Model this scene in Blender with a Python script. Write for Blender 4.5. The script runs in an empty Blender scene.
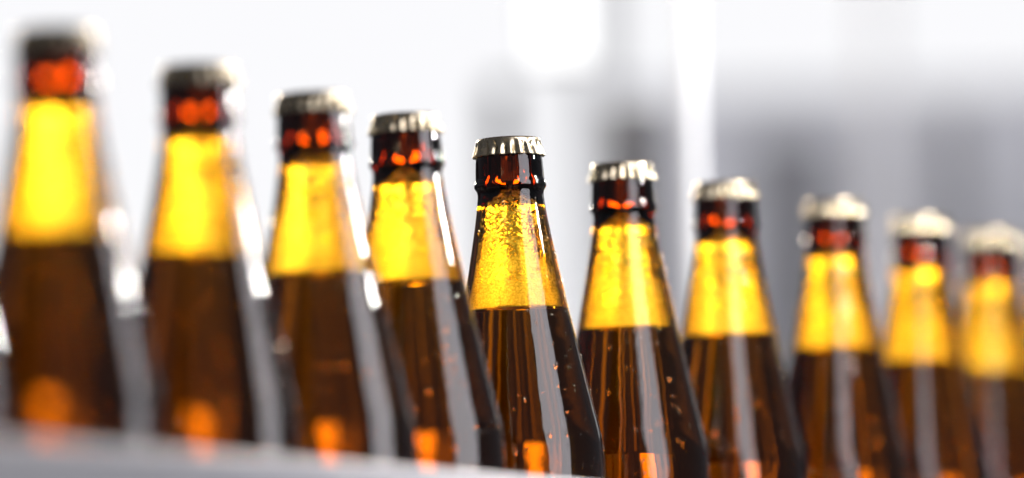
import bpy, bmesh, math, random
from mathutils import Vector, Matrix, noise
random.seed(7)
sc = bpy.context.scene
col = sc.collection
PI = math.pi

# ------------------------------------------------------------------ helpers
def link_mesh(name, verts, faces, mats, parent=None, smooth=True, fmat=None):
    me = bpy.data.meshes.new(name)
    me.from_pydata(verts, [], faces)
    for m in (mats if isinstance(mats, (list, tuple)) else [mats]):
        me.materials.append(m)
    if fmat:
        me.polygons.foreach_set('material_index', fmat)
    me.polygons.foreach_set('use_smooth', [smooth] * len(me.polygons))
    me.update()
    o = bpy.data.objects.new(name, me)
    col.objects.link(o)
    if parent: o.parent = parent
    return o

def tag(o, label=None, cat=None, group=None, kind=None):
    if label: o['label'] = label
    if cat: o['category'] = cat
    if group: o['group'] = group
    if kind: o['kind'] = kind
    return o

def empty(name, loc):
    o = bpy.data.objects.new(name, None)
    col.objects.link(o); o.location = loc
    o.empty_display_size = .02
    return o

def lathe(profile, n, rfun=None):
    """profile: (r, z) going up the inside and down the outside; returns verts, faces (normals to the right of travel seen in r-z)"""
    vs, fs, rings = [], [], []
    for (r, z) in profile:
        if r < 1e-7:
            rings.append([len(vs)]); vs.append((0, 0, z))
        else:
            ring = []
            for k in range(n):
                t = 2 * PI * k / n
                rr = rfun(r, z, t) if rfun else r
                ring.append(len(vs)); vs.append((rr * math.cos(t), rr * math.sin(t), z))
            rings.append(ring)
    seg = []
    for i in range(len(rings) - 1):
        a, b = rings[i], rings[i + 1]
        for k in range(n):
            k2 = (k + 1) % n
            if len(a) == 1 and len(b) == 1: continue
            if len(a) == 1: fs.append((a[0], b[k], b[k2]))
            elif len(b) == 1: fs.append((a[k], b[0], a[k2]))
            else: fs.append((a[k], b[k], b[k2], a[k2]))
            seg.append(i)
    return vs, fs, seg

def smooth_curve(pts, step):
    """monotone-ish cubic (Catmull-Rom) resampling of r(z) points"""
    out = []
    for i in range(len(pts) - 1):
        p0 = pts[max(i - 1, 0)]; p1 = pts[i]; p2 = pts[i + 1]; p3 = pts[min(i + 2, len(pts) - 1)]
        h = p2[0] - p1[0]
        m1 = (p2[1] - p0[1]) / (p2[0] - p0[0]); m2 = (p3[1] - p1[1]) / (p3[0] - p1[0])
        k = max(1, int(round(h / step)))
        for j in range(k):
            t = j / k
            r = (2*t**3-3*t**2+1)*p1[1] + (t**3-2*t**2+t)*h*m1 + (-2*t**3+3*t**2)*p2[1] + (t**3-t**2)*h*m2
            out.append((p1[0] + t * h, r))
    out.append(pts[-1])
    return out

def box_bm(bm, c, s, rot=0, bev=0.0):
    r = bmesh.ops.create_cube(bm, size=1)
    vs = r['verts']
    bmesh.ops.scale(bm, vec=s, verts=vs)
    if bev > 0:
        es = list({e for v in vs for e in v.link_edges})
        b = bmesh.ops.bevel(bm, geom=es, offset=bev, segments=3, affect='EDGES', profile=.5)
        vs = list({v for f in b['faces'] for v in f.verts} | {v for v in vs if v.is_valid})
    bmesh.ops.rotate(bm, cent=(0, 0, 0), matrix=Matrix.Rotation(rot, 3, 'Z'), verts=vs)
    bmesh.ops.translate(bm, vec=c, verts=vs)

def bm_obj(name, bm, mat, parent=None, smooth=False):
    me = bpy.data.meshes.new(name); bm.to_mesh(me); bm.free()
    me.materials.append(mat)
    if smooth: me.polygons.foreach_set('use_smooth', [True] * len(me.polygons))
    o = bpy.data.objects.new(name, me); col.objects.link(o)
    if parent: o.parent = parent
    return o

# ------------------------------------------------------------------ materials
class NT:
    def __init__(s, name):
        s.m = bpy.data.materials.new(name); s.m.use_nodes = True
        s.t = s.m.node_tree; s.t.nodes.clear()
        s.out = s.t.nodes.new('ShaderNodeOutputMaterial')
    def n(s, typ, **kw):
        nd = s.t.nodes.new('ShaderNode' + typ)
        for k, v in kw.items():
            if k in nd.inputs.keys() if isinstance(k, str) else False: nd.inputs[k].default_value = v
            else: setattr(nd, k, v)
        return nd
    def set(s, nd, **kw):
        for k, v in kw.items(): nd.inputs[k.replace('_', ' ')].default_value = v
        return nd
    def l(s, a, ao, b, bi): s.t.links.new(a.outputs[ao], b.inputs[bi])
    def math(s, op, a, b=None, c=None, clamp=False):
        nd = s.t.nodes.new('ShaderNodeMath'); nd.operation = op; nd.use_clamp = clamp
        for i, v in enumerate((a, b, c)):
            if v is None: continue
            if isinstance(v, (int, float)): nd.inputs[i].default_value = v
            else: s.t.links.new(v, nd.inputs[i])
        return nd.outputs[0]
    def maprange(s, v, a, b, c, d, smooth=False):
        nd = s.t.nodes.new('ShaderNodeMapRange')
        if smooth: nd.interpolation_type = 'SMOOTHSTEP'
        s.t.links.new(v, nd.inputs[0])
        for i, x in enumerate((a, b, c, d)): nd.inputs[1 + i].default_value = x
        return nd.outputs[0]

def principled(name, color, rough=.5, metal=0.0, var=.0, vscale=20, bump=0.0, bscale=200, rvar=0.0):
    t = NT(name)
    p = t.n('BsdfPrincipled')
    p.inputs['Base Color'].default_value = (*color, 1); p.inputs['Roughness'].default_value = rough
    p.inputs['Metallic'].default_value = metal
    tc = t.n('TexCoord')
    if var or rvar:
        nz = t.n('TexNoise'); nz.inputs['Scale'].default_value = vscale; nz.inputs['Detail'].default_value = 6
        t.l(tc, 'Object', nz, 'Vector')
        if var:
            r = t.n('ValToRGB')
            r.color_ramp.elements[0].position = .3; r.color_ramp.elements[1].position = .7
            r.color_ramp.elements[0].color = (*[c * (1 - var) for c in color], 1)
            r.color_ramp.elements[1].color = (*[min(1, c * (1 + var)) for c in color], 1)
            t.l(nz, 'Fac', r, 'Fac'); t.l(r, 'Color', p, 'Base Color')
        if rvar:
            t.t.links.new(t.maprange(nz.outputs['Fac'], .3, .7, max(.02, rough - rvar), rough + rvar), p.inputs['Roughness'])
    if bump:
        nb = t.n('TexNoise'); nb.inputs['Scale'].default_value = bscale; t.l(tc, 'Object', nb, 'Vector')
        b = t.n('Bump'); b.inputs['Strength'].default_value = bump; b.inputs['Distance'].default_value = .001
        t.l(nb, 'Fac', b, 'Height'); t.l(b, 'Normal', p, 'Normal')
    t.l(p, 0, t.out, 'Surface')
    return t.m

def emitter(name, color, strength):
    t = NT(name); e = t.n('Emission')
    e.inputs['Color'].default_value = (*color, 1); e.inputs['Strength'].default_value = strength
    t.l(e, 0, t.out, 'Surface'); return t.m

def absorption(t, sigma):
    d = max(sigma); v = t.n('VolumeAbsorption')
    v.inputs['Density'].default_value = d
    v.inputs['Color'].default_value = (*[1 - s / d for s in sigma], 1)
    t.l(v, 0, t.out, 'Volume')

def glass_mat():
    t = NT('amber_glass')
    g = t.n('BsdfGlass'); g.inputs['IOR'].default_value = 1.52; g.inputs['Roughness'].default_value = 0.0
    tr = t.n('BsdfTransparent'); at = t.n('Attribute'); at.attribute_name = 'wet'
    mx = t.n('MixShader'); t.l(at, 'Fac', mx, 0); t.l(g, 0, mx, 1); t.l(tr, 0, mx, 2)
    tc = t.n('TexCoord'); nz = t.n('TexNoise'); nz.inputs['Scale'].default_value = 90; nz.inputs['Detail'].default_value = 2
    t.l(tc, 'Object', nz, 'Vector')
    b = t.n('Bump'); b.inputs['Strength'].default_value = .12; b.inputs['Distance'].default_value = .001
    t.l(nz, 'Fac', b, 'Height'); t.l(b, 'Normal', g, 'Normal')
    t.l(mx, 0, t.out, 'Surface'); absorption(t, GLASS_SIGMA); return t.m

def beer_mat(name, ior):
    t = NT(name)
    g = t.n('BsdfGlass'); g.inputs['IOR'].default_value = ior; g.inputs['Roughness'].default_value = 0.0
    t.l(g, 0, t.out, 'Surface'); absorption(t, BEER_SIGMA); return t.m

def foam_mat():
    """bubble film: white bubble walls that let light through, clearer bubble centres, holes higher up"""
    t = NT('foam_film')
    tc = t.n('TexCoord')
    at = t.n('Attribute'); at.attribute_name = 'height'      # 0 at the beer surface, 1 at the neck ring
    h = at.outputs['Fac']
    at_side = t.n('Attribute'); at_side.attribute_name = 'side'
    wv = t.n('TexNoise'); wv.inputs['Scale'].default_value = 130; wv.inputs['Detail'].default_value = 4
    t.l(tc, 'Object', wv, 'Vector')
    def vor(scale, feat):
        v = t.n('TexVoronoi'); v.feature = feat; v.inputs['Scale'].default_value = scale
        t.l(tc, 'Object', v, 'Vector'); return v
    fine = vor(1500, 'F1'); mid = vor(700, 'F1'); big = vor(300, 'DISTANCE_TO_EDGE')
    g1 = t.maprange(fine.outputs['Distance'], .15, .7, 1.0, .30)
    g2 = t.maprange(mid.outputs['Distance'], .1, .75, 1.0, .30)
    g3 = t.maprange(big.outputs['Distance'], 0, .12, 1.0, .55)
    hi = t.maprange(h, .25, .7, 0, 1, True)
    grain = t.n('Mix'); grain.data_type = 'FLOAT'
    t.t.links.new(hi, grain.inputs[0]); t.t.links.new(g1, grain.inputs[2]); t.t.links.new(t.math('MULTIPLY', g2, g3), grain.inputs[3])
    patch = t.maprange(t.math('SUBTRACT', wv.outputs['Fac'], t.math('MULTIPLY', h, .12)), .30, .50, .15, 1.0, True)
    low = t.maprange(h, .10, .45, 1, 0, True)
    cover = t.math('MAXIMUM', t.math('MAXIMUM', patch, low), t.maprange(h, .86, .98, 0, .95, True))
    fac = t.math('MULTIPLY', cover, t.math('MAXIMUM', grain.outputs[0], t.math('MULTIPLY', low, .45)), clamp=True)
    # far-side film thinned to a broken web so backlight reaches the front
    web = t.math('MULTIPLY', patch, .30)
    back = t.maprange(at_side.outputs['Fac'], -.25, .35, 0, 1, True)
    fm = t.n('Mix'); fm.data_type = 'FLOAT'
    t.t.links.new(back, fm.inputs[0]); t.t.links.new(fac, fm.inputs[2]); t.t.links.new(t.math('MULTIPLY', web, grain.outputs[0]), fm.inputs[3])
    fac = fm.outputs[0]
    tl = t.n('BsdfTranslucent'); tl.inputs['Color'].default_value = (.97, .96, .92, 1)
    rf = t.n('BsdfRefraction'); rf.inputs['IOR'].default_value = 1.12; rf.inputs['Roughness'].default_value = .35
    df = t.n('BsdfDiffuse'); df.inputs['Color'].default_value = (.9, .88, .82, 1)
    m1 = t.n('MixShader'); m1.inputs[0].default_value = .12
    t.l(tl, 0, m1, 1); t.l(df, 0, m1, 2)
    bp = t.n('Bump'); bp.inputs['Strength'].default_value = .9; bp.inputs['Distance'].default_value = .0012
    t.t.links.new(grain.outputs[0], bp.inputs['Height'])
    hole = t.n('BsdfRefraction'); hole.inputs['IOR'].default_value = 1.12; hole.inputs['Roughness'].default_value = .05
    t.l(bp, 'Normal', hole, 'Normal')
    mx = t.n('MixShader'); t.t.links.new(fac, mx.inputs[0]); t.l(hole, 0, mx, 1); t.l(m1, 0, mx, 2)
    t.l(mx, 0, t.out, 'Surface'); return t.m

GLASS_SIGMA = (146, 280, 980)
BEER_SIGMA = (8, 23, 72)
M_glass = glass_mat()
M_beer_side = beer_mat('beer_against_glass', 1.34 / 1.52)
M_beer_top = beer_mat('beer_surface', 1.34)
M_foam = foam_mat()
M_cap = principled('champagne_tinplate', (.50, .425, .30), .27, 1.0, var=.10, vscale=160, bump=.05, bscale=900, rvar=.08)
M_captop = principled('brown_cap_lacquer', (.07, .05, .035), .6, 0, var=.15, vscale=300)
M_captop.node_tree.nodes['Principled BSDF'].inputs['Specular IOR Level'].default_value = .06
M_liner = principled('grey_liner', (.35, .34, .33), .6)
t_ = NT('clear_water'); g_ = t_.n('BsdfGlass'); g_.inputs['IOR'].default_value = 1.33; g_.inputs['Roughness'].default_value = 0
t_.l(g_, 0, t_.out, 'Surface'); M_water = t_.m
M_rail = principled('pale_guide_plastic', (.58, .58, .61), .35, 0, var=.06, vscale=15)
M_steel = principled('brushed_steel', (.60, .60, .62), .32, 1.0, var=.06, vscale=30, rvar=.06)
M_belt = principled('grey_belt', (.16, .16, .17), .45, 0, var=.2, vscale=60)
M_floor = principled('dark_concrete', (.10, .10, .11), .55, 0, var=.25, vscale=3)

# ------------------------------------------------------------------ camera geometry (pixels of the photograph -> metres)
F = 5000.0                        # focal length in pixels
LEAN = 0.022                      # camera roll
HORIZON = 700.0                   # image row of the horizon below the picture's centre column
D5 = F * .0321 / 72.0             # distance of the bottle in focus
CAPZ = 1.20
up = Vector((-LEAN, 1.0, (HORIZON - 239.0) / F)).normalized()       # world up in (right, up, forward)
fw = Vector((0, 0, 1)); Yc = (fw - up * fw.dot(up)).normalized()
Xc = Yc.cross(up); Xc = Xc if Xc.x > 0 else -Xc
def to_world_dir(v): return Vector((v.dot(Xc), v.dot(Yc), v.dot(up)))
def ray(px, py): return to_world_dir(Vector(((px - 512.0) / F, (239.0 - py) / F, 1.0)))
r5 = ray(508, 139)
CAM = Vector((0, 0, CAPZ - r5.z * D5))
def at_depth(px, py, d):           # d metres ahead, measured level
    r = ray(px, py); return CAM + r * (d / r.y)
def at_height(px, py, z):
    r = ray(px, py); return CAM + r * ((z - CAM.z) / r.z)

cam = bpy.data.cameras.new('camera'); camo = bpy.data.objects.new('camera', cam); col.objects.link(camo)
R = Matrix((to_world_dir(Vector((1, 0, 0))), to_world_dir(Vector((0, 1, 0))), -to_world_dir(Vector((0, 0, 1))))).transposed()
camo.matrix_world = Matrix.Translation(CAM) @ R.to_4x4()
cam.sensor_width = 36; cam.lens = F / 1024 * 36
cam.clip_start = .05; cam.clip_end = 200
cam.dof.use_dof = True; cam.dof.focus_distance = D5 - .002
cam.dof.aperture_fstop = (cam.lens / 1000) / .066
sc.camera = camo

# ------------------------------------------------------------------ bottle
MM = .0321 / 72.0                  # metres per photo pixel at the bottle in focus
H = .245                           # bottle height, base to cap top
def zt(px): return H - px * MM     # px below cap top -> height above base
outer_px = [(4, 29.0), (7, 31.0), (20, 33.2), (30, 34.0), (40, 34.4), (43.2, 34.9), (46.5, 36.1), (49.5, 35.8), (52.5, 33.8), (57, 33.1),
            (62, 33.5), (73, 34.9), (89, 37.4), (105, 40.2), (120, 43.0), (136, 46.0), (152, 49.2), (174, 53.2), (192, 57.2),
            (207, 60.7), (242, 68.0), (274, 74.9), (289, 78.2), (301, 80.4), (313, 81.6), (335, 82.3), (380, 83.0), (440, 83.0), (500, 83.0), (530, 82.6), (541, 79.5), (547, 73)]
inner_px = [(4, 15.0), (20, 14.5), (36, 15.0), (46, 17.0), (53, 20.5), (60, 25.0), (66, 28.4), (74, 30.1), (89, 32.4), (105, 35.2), (120, 38.0), (136, 41.0), (152, 44.2),
            (174, 48.3), (192, 52.2), (207, 55.6), (242, 63.0), (270, 68.9), (283, 72.0), (294, 74.4), (305, 75.9), (335, 76.8), (380, 76.9),
            (440, 76.9), (500, 76.6), (520, 75), (532, 69), (537, 58)]
OUT = [(p, r) for p, r in smooth_curve(outer_px, 1.6)]
INN = [(p, r) for p, r in smooth_curve(inner_px, 2.2)]
def interp(tab, p):
    for i in range(len(tab) - 1):
        if tab[i][0] <= p <= tab[i + 1][0]:
            t = (p - tab[i][0]) / max(1e-9, tab[i + 1][0] - tab[i][0])
            return tab[i][1] * (1 - t) + tab[i + 1][1] * t
    return tab[-1][1]

def make_bottle(seed, liquid_px, n=120):
    """returns the parts' mesh data; liquid_px = beer level below the cap top (unscaled pixels)"""
    off = Vector((seed * 3.1, seed * 1.7, 0))
    def r_in(r, z, t):
        w = max(0, min(1, (H - z) / .05))
        a = noise.noise(Vector((math.cos(t) * 1.5, math.sin(t) * 1.5, z * 9)) + off) * .0006
        b = noise.noise(Vector((math.cos(t) * 4.5, math.sin(t) * 4.5, z * 22)) + off) * (.0002 + .0004 * max(0, min(1, (.16 - z) / .05)))
        return r + (a + b) * w
    def r_out(r, z, t):
        return r + noise.noise(Vector((math.cos(t) * 2.0, math.sin(t) * 2.0, z * 12)) - off) * .00015 + noise.noise(Vector((math.cos(t) * 5, math.sin(t) * 5, z * 40)) - off) * .00003
    # glass shell: inside from the bottom up, over the lip, down the outside, one closed profile
    prof = [(0, zt(527))] + [(r * MM * f, zt(q)) for (f, r, q) in ((.5, 58, 529),)] + [(r * MM, zt(p)) for p, r in reversed(INN)]
    ni = len(prof)
    prof += [(20.0 * MM, zt(2.8)), (26.5 * MM, zt(2.6))]
    prof += [(r * MM, zt(p)) for p, r in OUT]
    prof += [(66 * MM, zt(547.5)), (50 * MM, zt(543)), (0, zt(539))]
    liq_z = zt(liquid_px)
    vs, fs, seg = lathe(prof, n, lambda r, z, t: (r_in if r * 1 < interp(INN, (H - z) / MM) * MM + .0006 and z > zt(536) else r_out)(r, z, t))
    me = bpy.data.meshes.new('glass'); me.from_pydata(vs, [], fs); me.materials.append(M_glass)
    me.polygons.foreach_set('use_smooth', [True] * len(me.polygons))
    a = me.attributes.new('wet', 'FLOAT', 'FACE')
    zz = [(prof[i][1] + prof[i + 1][1]) / 2 for i in range(len(prof) - 1)]
    a.data.foreach_set('value', [1.0 if (i < ni - 1 and zz[i] < liq_z) else 0.0 for i in seg])
    me.update()
    # beer: a hair wider than the cavity so that glass and beer share one boundary
    EPS = .00006
    bp = [(r * MM + EPS, zt(p), p) for p, r in INN if p > liquid_px + 2]
    rl = interp(INN, liquid_px) * MM
    top = [(0, liq_z - .0006), (rl * .8, liq_z - .0006), (rl * .93, liq_z - .0004), (rl + EPS, liq_z + .0002)]
    prof2 = top + [(r, z) for r, z, p in bp] + [(29 * MM, zt(529) - EPS), (0, zt(527) - EPS)]
    v2, f2, s2 = lathe(prof2, n, lambda r, z, t: r_in(r, z, t) if r > rl * .95 and z > zt(536) else r)
    beer = bpy.data.meshes.new('beer'); beer.from_pydata(v2, [], f2)
    beer.materials.append(M_beer_side); beer.materials.append(M_beer_top)
    beer.polygons.foreach_set('material_index', [1 if i < 3 else 0 for i in s2])
    beer.polygons.foreach_set('use_smooth', [True] * len(beer.polygons)); beer.update()
    # foam film clinging to the inside of the shoulder and neck, and a skin of foam on the beer
    top_px = 51
    P = []
    q = liquid_px - .6
    P += [(rl * .02, liq_z + .0012), (rl * .9, liq_z + .0012)]
    k = 60
    for i in range(k + 1):
        pp = q + (top_px - q) * i / k
        P.append((interp(INN, pp) * MM - .00025, zt(pp)))
    v3, f3, s3 = lathe(P, n, lambda r, z, t: r_in(r, z, t) if r > rl * .5 else r)
    foam = bpy.data.meshes.new('foam'); foam.from_pydata(v3, [], f3); foam.materials.append(M_foam)
    foam.polygons.foreach_set('use_smooth', [True] * len(foam.polygons))
    a = foam.attributes.new('height', 'FLOAT', 'POINT')
    edge = [noise.noise(Vector((v[0] * 60, v[1] * 60, seed))) * .08 for v in v3]
    a.data.foreach_set('value', [max(0, (v[2] - liq_z) / (zt(58) - liq_z)) + e for v, e in zip(v3, edge)])
    a = foam.attributes.new('side', 'FLOAT', 'POINT')
    a.data.foreach_set('value', [v[1] / max(1e-6, math.hypot(v[0], v[1])) if math.hypot(v[0], v[1]) > rl * .5 or v[2] > liq_z + .002 else -1.0 for v in v3]); foam.update()
    return me, beer, foam

def make_cap():
    n = 21 * 10
    pts = [(0, 0), (9.5, -.05), (12.6, -.10), (13.5, -.125), (13.54, -.137), (13.80, -.27), (14.05, -.47), (14.22, -.66), (14.35, -.9), (14.45, -1.25), (14.52, -1.9), (14.6, -3.0), (14.8, -4.2), (15.1, -5.4), (15.5, -6.6), (15.9, -7.6), (16.0, -8.1),
           (15.8, -8.25), (15.4, -8.0), (15.0, -7.0), (14.7, -5.6), (14.4, -4.2), (14.2, -2.9), (13.7, -2.2)]
    def rf(r, z, t):
        w = max(0, min(1, (-z - .0014) / .0040)) if r > .0125 else 0
        s = .5 + .5 * math.cos(21 * t)
        s = s ** .75
        return r + (s - .72) * .0016 * w
    vs, fs, seg = lathe([(r / 1000, z / 1000) for r, z in pts], n, rf)
    me = bpy.data.meshes.new('crown_cap'); me.from_pydata(vs, [], fs); me.materials.append(M_cap); me.materials.append(M_captop)
    me.polygons.foreach_set('material_index', [1 if i < 7 else 0 for i in seg])
    me.polygons.foreach_set('use_smooth', [True] * len(me.polygons)); me.update()
    # liner disc inside
    v2, f2, s2 = lathe([(0, -.0007), (.0125, -.0012), (.0132, -.0021), (.0120, -.0026), (0, -.0024)], 64)
    li = bpy.data.meshes.new('cap_liner'); li.from_pydata(v2, [], f2); li.materials.append(M_liner)
    li.polygons.foreach_set('use_smooth', [True] * len(li.polygons)); li.update()
    return me, li
CAP, LINER = make_cap()

def make_drops(seed, cnt):
    rnd = random.Random(seed * 91 + 5)
    bm = bmesh.new()
    for i in range(cnt):
        p = rnd.uniform(120, 360) if rnd.random() < .85 else rnd.uniform(60, 120)
        ang = rnd.gauss(-.75, .75)       # mostly on the flank facing right of the camera
        r = interp(OUT, p) * MM; dr = (interp(OUT, p + 2) - interp(OUT, p - 2)) / 4
        nrm = Vector((math.cos(ang), math.sin(ang), dr)).normalized()
        tan = Vector((-math.sin(ang), math.cos(ang), 0)); dn = nrm.cross(tan)
        s = rnd.choice((.00022, .0003, .0004, .0005, .0006, .0009)) * rnd.uniform(.8, 1.2)
        st = rnd.choice((1, 1, 1.3, 2.2))
        q = bmesh.ops.create_icosphere(bm, subdivisions=2, radius=1)
        c = Vector((r * math.cos(ang), r * math.sin(ang), zt(p)))
        for v in q['verts']:
            a = v.co.copy()
            v.co = c + tan * a.x * s + dn * a.y * s * st + nrm * (a.z * s * .45 + .00002)
    me = bpy.data.meshes.new('water_droplets'); bm.to_mesh(me); bm.free()
    me.materials.append(M_water); me.polygons.foreach_set('use_smooth', [True] * len(me.polygons))
    return me

# cap-top centre in the photo (x, y), beer level y, sideways lean in the photo
SPOTS = [
    (-98, 4, 207, .022), (56, 30, 240, .022), (198, 66, 258, .022), (312, 94, 277, .045), (405, 115, 285, .043),
    (508, 139, 312, .044), (622, 164, 331, .030), (725, 183, 338, .016), (835, 201, 351, .004), (921, 217, 364, .0), (992, 232, 374, .0), (1056, 247, 384, .0)]
LABELS = [
    'amber bottle cut off by the left edge, only its blurred shoulder showing',
    'largest blurred amber bottle at the left, cap washed out in the bright window',
    'blurred amber bottle with a dark brown cap, second full bottle from the left',
    'soft amber bottle with glowing orange dots below its cap, third full bottle from the left',
    'slightly soft amber bottle just left of the sharply focused one, tall foam mottled with bubbles',
    'sharp amber beer bottle in focus at the middle, crisp crown cap and fine foam specks',
    'amber bottle just right of the sharply focused one, its gold cap ridged and nearly sharp',
    'amber bottle in front of the white post, with a bright glint on its cap',
    'blurred amber bottle just right of the bottle in front of the white post',
    'small blurred amber bottle left of the last full one at the right',
    'smallest whole amber bottle, last full one before the right edge',
    'amber bottle cut off by the right edge, only a sliver of foam showing']
bases = []
for i, (x, y, lq, lean) in enumerate(SPOTS):
    P = at_height(x, y, CAPZ)                       # all caps stand at one height
    d = (P - CAM).dot(ray(512, 239)) / ray(512, 239).length_squared
    s = D5 / d
    tilt = lean - LEAN
    root = empty('beer_bottle', (0, 0, 0))
    ax = Vector((-tilt, 0, 1)).normalized()
    root.rotation_euler = (0, -math.atan(tilt), 0)
    root.location = P - ax * H
    bases.append(root.location.copy())
    tag(root, LABELS[i], 'bottle', 'amber beer bottles in a row on the conveyor')
    lpx = (lq - y) / s
    g, b, f = make_bottle(i, lpx)
    for nm, me in (('glass_body', g), ('beer', b), ('foam', f), ('crown_cap', CAP)):
        o = bpy.data.objects.new(nm, me); col.objects.link(o); o.parent = root
        if nm == 'crown_cap':
            o.location = (0, 0, H); o.rotation_euler = (0, 0, i * 1.37)
            l = bpy.data.objects.new('cap_liner', LINER); col.objects.link(l); l.parent = o
    dr = bpy.data.objects.new('water_droplets', make_drops(i, 150)); col.objects.link(dr); dr.parent = root
    dr['kind'] = 'stuff'
    print('bottle', i, 'scale %.3f' % s, 'liq %.1f' % lpx, [round(v, 4) for v in root.location])

# ------------------------------------------------------------------ conveyor and guide rail
a, b = bases[1], bases[10]
row = Vector((b.x - a.x, b.y - a.y, 0)).normalized(); ang = math.atan2(row.y, row.x)
perp = Vector((row.y, -row.x, 0))                   # towards the camera's side of the row
mid = Vector(((bases[5].x), (bases[5].y), 0))
BZ = CAPZ - H
def along(t, side, z): return mid + row * t + perp * side + Vector((0, 0, z))
cv = empty('bottling_conveyor', along(0, 0, 0))
def add(name, parts, mat, parent, bev=.002):
    bm = bmesh.new()
    for (t, side, z, L, W, Hh) in parts:
        c = along(t, side, z) - (parent.location if parent else Vector())
        box_bm(bm, c, (L, W, Hh), ang, bev)
    return bm_obj(name, bm, mat, parent)
add('belt', [(.3, 0, BZ - .0102, 3.2, .10, .02)], M_belt, cv)
add('side_frame', [(.3, .072, BZ - .06, 3.2, .03, .12)], M_steel, cv)
add('side_frame', [(.3, -.072, BZ - .06, 3.2, .03, .12)], M_steel, cv)
for t in (-.9, .6, 1.7):
    for sd in (-.072, .072):
        add('leg', [(t, sd, (BZ - .12) / 2, .04, .028, BZ - .122)], M_steel, cv)
tag(cv, 'steel bottling conveyor belt carrying the row of amber bottles', 'conveyor')
# front guide rail: parallel with the row, its top edge through (300, 457) of the photo
SIDE = .062
rr = ray(300, 461)
pn = (mid + perp * SIDE - CAM).dot(perp) / rr.dot(perp)
RT = (CAM + rr * pn).z
gr = empty('guide_rail', along(0, SIDE, RT))
add('rail_bar', [(.3, SIDE + .006, RT - .022, 3.2, .012, .044)], M_rail, gr, .003)
for t in (-.85, .45, 1.6):
    add('bracket', [(t, SIDE + .02, (RT - .03 + BZ - .10) / 2, .02, .008, RT - BZ + .04)], M_steel, gr, .001)
tag(gr, 'pale grey blurred guide rail running along the foot of the bottles', 'rail')
print('rail top', RT - BZ, 'row angle', math.degrees(ang))

# ------------------------------------------------------------------ hall behind
bm = bmesh.new(); box_bm(bm, (0, 6, -.05), (40, 40, .1)); fl = bm_obj('floor', bm, M_floor); tag(fl, kind='structure')

def px_box(name, x0, y0, x1, y1, d, th, mat, parent=None, bev=.0):
    """upright box facing the camera whose front spans the given picture area at distance d"""
    A = at_depth(x0, y0, d); B = at_depth(x1, y1, d)
    bm = bmesh.new(); c = Vector(((A.x + B.x) / 2, A.y + th / 2, (A.z + B.z) / 2))
    if parent: c -= parent.location
    box_bm(bm, c, (abs(B.x - A.x), th, abs(A.z - B.z)), 0, bev)
    return bm_obj(name, bm, mat, parent)

M_pane = emitter('frosted_daylight_pane', (.975, .975, 1.0), .99)
M_backlight = emitter('foam_backlight_glow', (1.0, .88, .72), 88)
M_hot2 = emitter('added_beer_glow', (1, .98, .94), 6.5)
M_pane_hot = emitter('bright_daylight_pane', (1, 1, 1), 1.5)
M_wall = principled('pale_grey_wall', (.56, .56, .60), .7, 0, var=.22, vscale=5)
M_tank = principled('grey_tank_paint', (.25, .25, .27), .4, 0, var=.08, vscale=5)
M_dark = principled('dark_grey_paint', (.13, .13, .145), .45, 0, var=.1, vscale=5)
M_white = principled('white_paint', (.82, .82, .84), .35, 0, var=.03, vscale=8)

# glazed wall on the left, added glowing panels above it out of view, dark plinth below
W = empty('window_wall', at_depth(0, 300, 6.2) * 1)
W.location.z = 0
px_box('frosted_pane', -380, -150, 600, 700, 6.2, .02, M_pane, W)
px_box('frame', -460, -150, -384, 1000, 6.18, .08, M_dark, W)
px_box('plinth', -380, 706, 1180, 1100, 6.2, .06, M_dark, W)
for x0, x1, y0, y1 in ((-380, -300, 420, 706), (-230, -190, 520, 706), (-190, -120, 585, 706), (-60, -30, 480, 706), (-30, 50, 560, 706), (110, 135, 450, 706), (200, 262, 500, 706), (262, 300, 590, 706), (372, 398, 470, 706), (398, 470, 560, 706), (470, 600, 430, 706)):
    px_box('glow_blocker', x0, y0, x1, y1, 6.17, .03, M_dark, W)  # added dark blockers, unseen, breaking up the glow refracted through the beer
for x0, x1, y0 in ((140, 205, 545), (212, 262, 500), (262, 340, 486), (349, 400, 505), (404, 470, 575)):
    px_box('glow_panel', x0, y0, x1, 690, 6.14, .02, M_hot2, W)  # added glowing panels hidden behind the bottles, for the amber glow in the beer
for x0, x1 in ((-300, -276), (-118, -92), (146, 160), (232, 262), (420, 432), (540, 575), (760, 790)):
    px_box('streak_strip', x0, 712, x1, 1010, 6.165, .02, M_pane, W)  # added glowing strips, out of view, for bright streaks in the beer
tag(W, 'tall frosted window glowing white behind the left bottles', 'window')
U = empty('clerestory_window', at_depth(760, 20, 6.6)); U.location.z = 0
px_box('frosted_pane', 600, -150, 2600, 90, 6.6, .02, M_pane, U)
SK = empty('foam_backlight', at_depth(400, -800, 6.75))  # added emitters above the view that brighten the foam from behind
for xx, ww in ((-1.55, 1.3), (1.0, .9)):
    bm = bmesh.new(); box_bm(bm, (xx - SK.location.x, 0, 0), (ww, .03, 1.3)); bm_obj('backlight_panel', bm, M_backlight, SK)
SK.location.z = 2.80
tag(SK, 'added glowing panels above the view, backlighting the foam', 'window')
tag(U, 'bright window band above the grey wall at upper right', 'window')
Wl = px_box('back_wall', 600, 96, 1180, 1100, 6.58, .1, M_wall)
SW = px_box('side_wall', -3600, -150, -466, 1100, 6.2, .1, M_dark); tag(SW, 'dark hall wall past the left edge of the frosted window', 'wall')
tag(Wl, 'pale grey hall wall behind the right bottles', 'wall')
G = empty('streak_panel', at_depth(1500, 300, 6.5)); G.location.z = 0  # added glowing panel past the right edge, refracted as streaks in the beer
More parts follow.
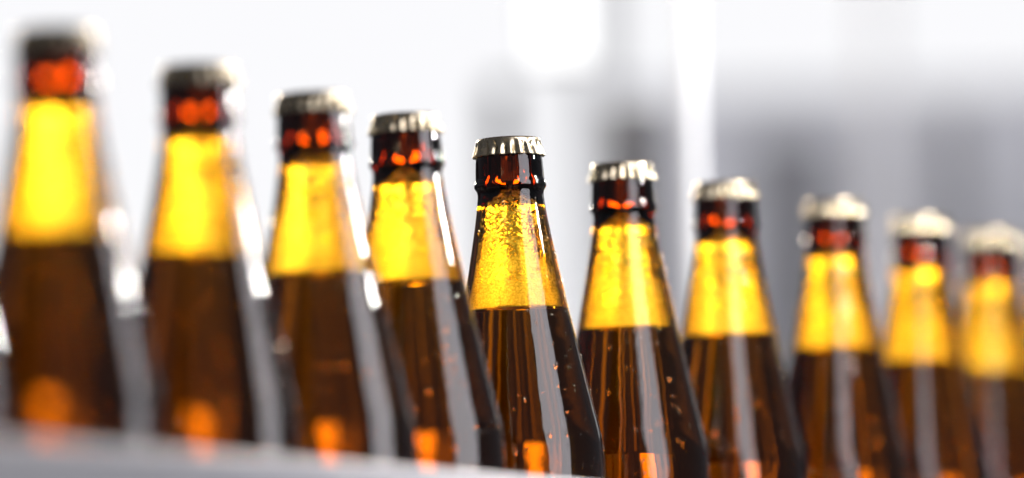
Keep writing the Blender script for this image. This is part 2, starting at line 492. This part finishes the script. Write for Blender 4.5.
px_box('frosted_pane', 1250, 100, 1400, 1150, 6.5, .02, M_pane, G)
px_box('frame', 1184, 96, 1246, 1150, 6.48, .08, M_dark, G)
tag(G, 'added tall glowing panel outside the view, right of the grey wall', 'window')
# white post of the machine, grey cabinets and a bright lamp panel behind the row
P1 = px_box('machine_post', 680, -80, 716, 700, 2.98, .02, M_white, None, .003)
tag(P1, 'white upright machine post behind the right half of the row', 'post')
L1 = empty('lamp_panel', at_depth(557, 40, 3.5))
px_box('diffuser', 526, -60, 592, 62, 3.5, .01, M_pane_hot, L1)
px_box('housing', 522, -64, 596, 66, 3.512, .03, M_white, L1)
tag(L1, 'square glowing white lamp panel above the sharp bottle', 'lamp')
C1 = px_box('sheet_metal_panel', 604, 108, 676, 700, 3.6, .005, M_tank, None, .001)
tag(C1, 'grey sheet metal panel left of the white post', 'panel')
C2 = px_box('steel_upright', 486, 84, 528, 700, 4.4, .005, M_tank, None, .001)
C3 = px_box('grey_duct', 938, 110, 984, 700, 5.2, .008, M_tank, None, .002)
C4 = px_box('pale_pipe', 872, -100, 902, 700, 5.6, .05, M_white, None, .01)
tag(C4, 'pale vertical pipe against the grey wall above the far bottles', 'pipe')
C5b = px_box('switch_cabinet', 752, 140, 846, 700, 5.4, .008, M_tank, None, .002)
tag(C5b, 'grey switch cabinet between the white post and the pale pipe', 'cabinet')
tag(C3, 'slim grey duct against the wall near the right edge', 'duct')
tag(C2, 'slim grey upright under the glowing lamp panel', 'upright')

# ------------------------------------------------------------------ light
w = bpy.data.worlds.new('World'); sc.world = w; w.use_nodes = True
bg = w.node_tree.nodes['Background']; bg.inputs[0].default_value = (.86, .88, 1.0, 1); bg.inputs[1].default_value = .12

def area(name, loc, target, sx, sy, radiance, color=(1, 1, 1)):
    L = bpy.data.lights.new(name, 'AREA'); L.shape = 'RECTANGLE'; L.size = sx; L.size_y = sy
    L.energy = radiance * PI * sx * sy; L.color = color
    o = bpy.data.objects.new(name, L); col.objects.link(o)
    o.location = loc; o.rotation_euler = (Vector(target) - Vector(loc)).to_track_quat('-Z', 'Y').to_euler()
    return o
C5 = Vector((mid.x, mid.y, 1.15))
def around(az, dist, z):           # az measured from the direction towards the camera, positive to the camera's right
    return Vector((C5.x + math.sin(az) * dist, C5.y - math.cos(az) * dist, z))
area('panel_light', (.27, 1.99, 1.27), (-.02, 2.16, 1.12), .24, .56, 5.5, (.95, .93, 1.0))
area('glint_lamp', (.33, 2.25, 1.285), (-.12, 1.95, 1.15), .036, .03, 250, (1, .98, .94))
area('cap_lamp', (.36, 2.35, 1.42), (.2, 2.55, 1.19), .06, .06, 300, (1, .98, .95))
area('wall_fill', (2.5, 3.0, 4.5), (1.4, 6.5, 1.2), 3, 2, 3.0, (.95, .96, 1)).data.spread = math.radians(95)  # added fill light, unseen, brightening the grey wall
sp = bpy.data.lights.new('post_fill_spot', 'SPOT'); spo = bpy.data.objects.new('post_fill_spot', sp); col.objects.link(spo)  # added spot out of view that whitens the machine post
tgt = at_depth(698, 120, 2.98); spo.location = tgt + Vector((.45, -.25, .75))
spo.rotation_euler = (tgt - spo.location).to_track_quat('-Z', 'Y').to_euler()
sp.spot_size = math.radians(26); sp.spot_blend = .5; sp.energy = 130; sp.shadow_soft_size = .03

# ------------------------------------------------------------------ render settings
sc.view_settings.view_transform = 'Standard'; sc.view_settings.look = 'None'
sc.view_settings.exposure = 0; sc.view_settings.gamma = 1
cy = sc.cycles
sc.render.engine = 'CYCLES'
cy.max_bounces = 28; cy.transmission_bounces = 28; cy.glossy_bounces = 12; cy.diffuse_bounces = 4; cy.transparent_max_bounces = 32
cy.caustics_reflective = True; cy.caustics_refractive = True
cy.sample_clamp_indirect = 50; cy.sample_clamp_direct = 0
cy.blur_glossy = .0
cy.use_denoising = True; cy.denoiser = 'OPENIMAGEDENOISE'
cy.use_adaptive_sampling = False
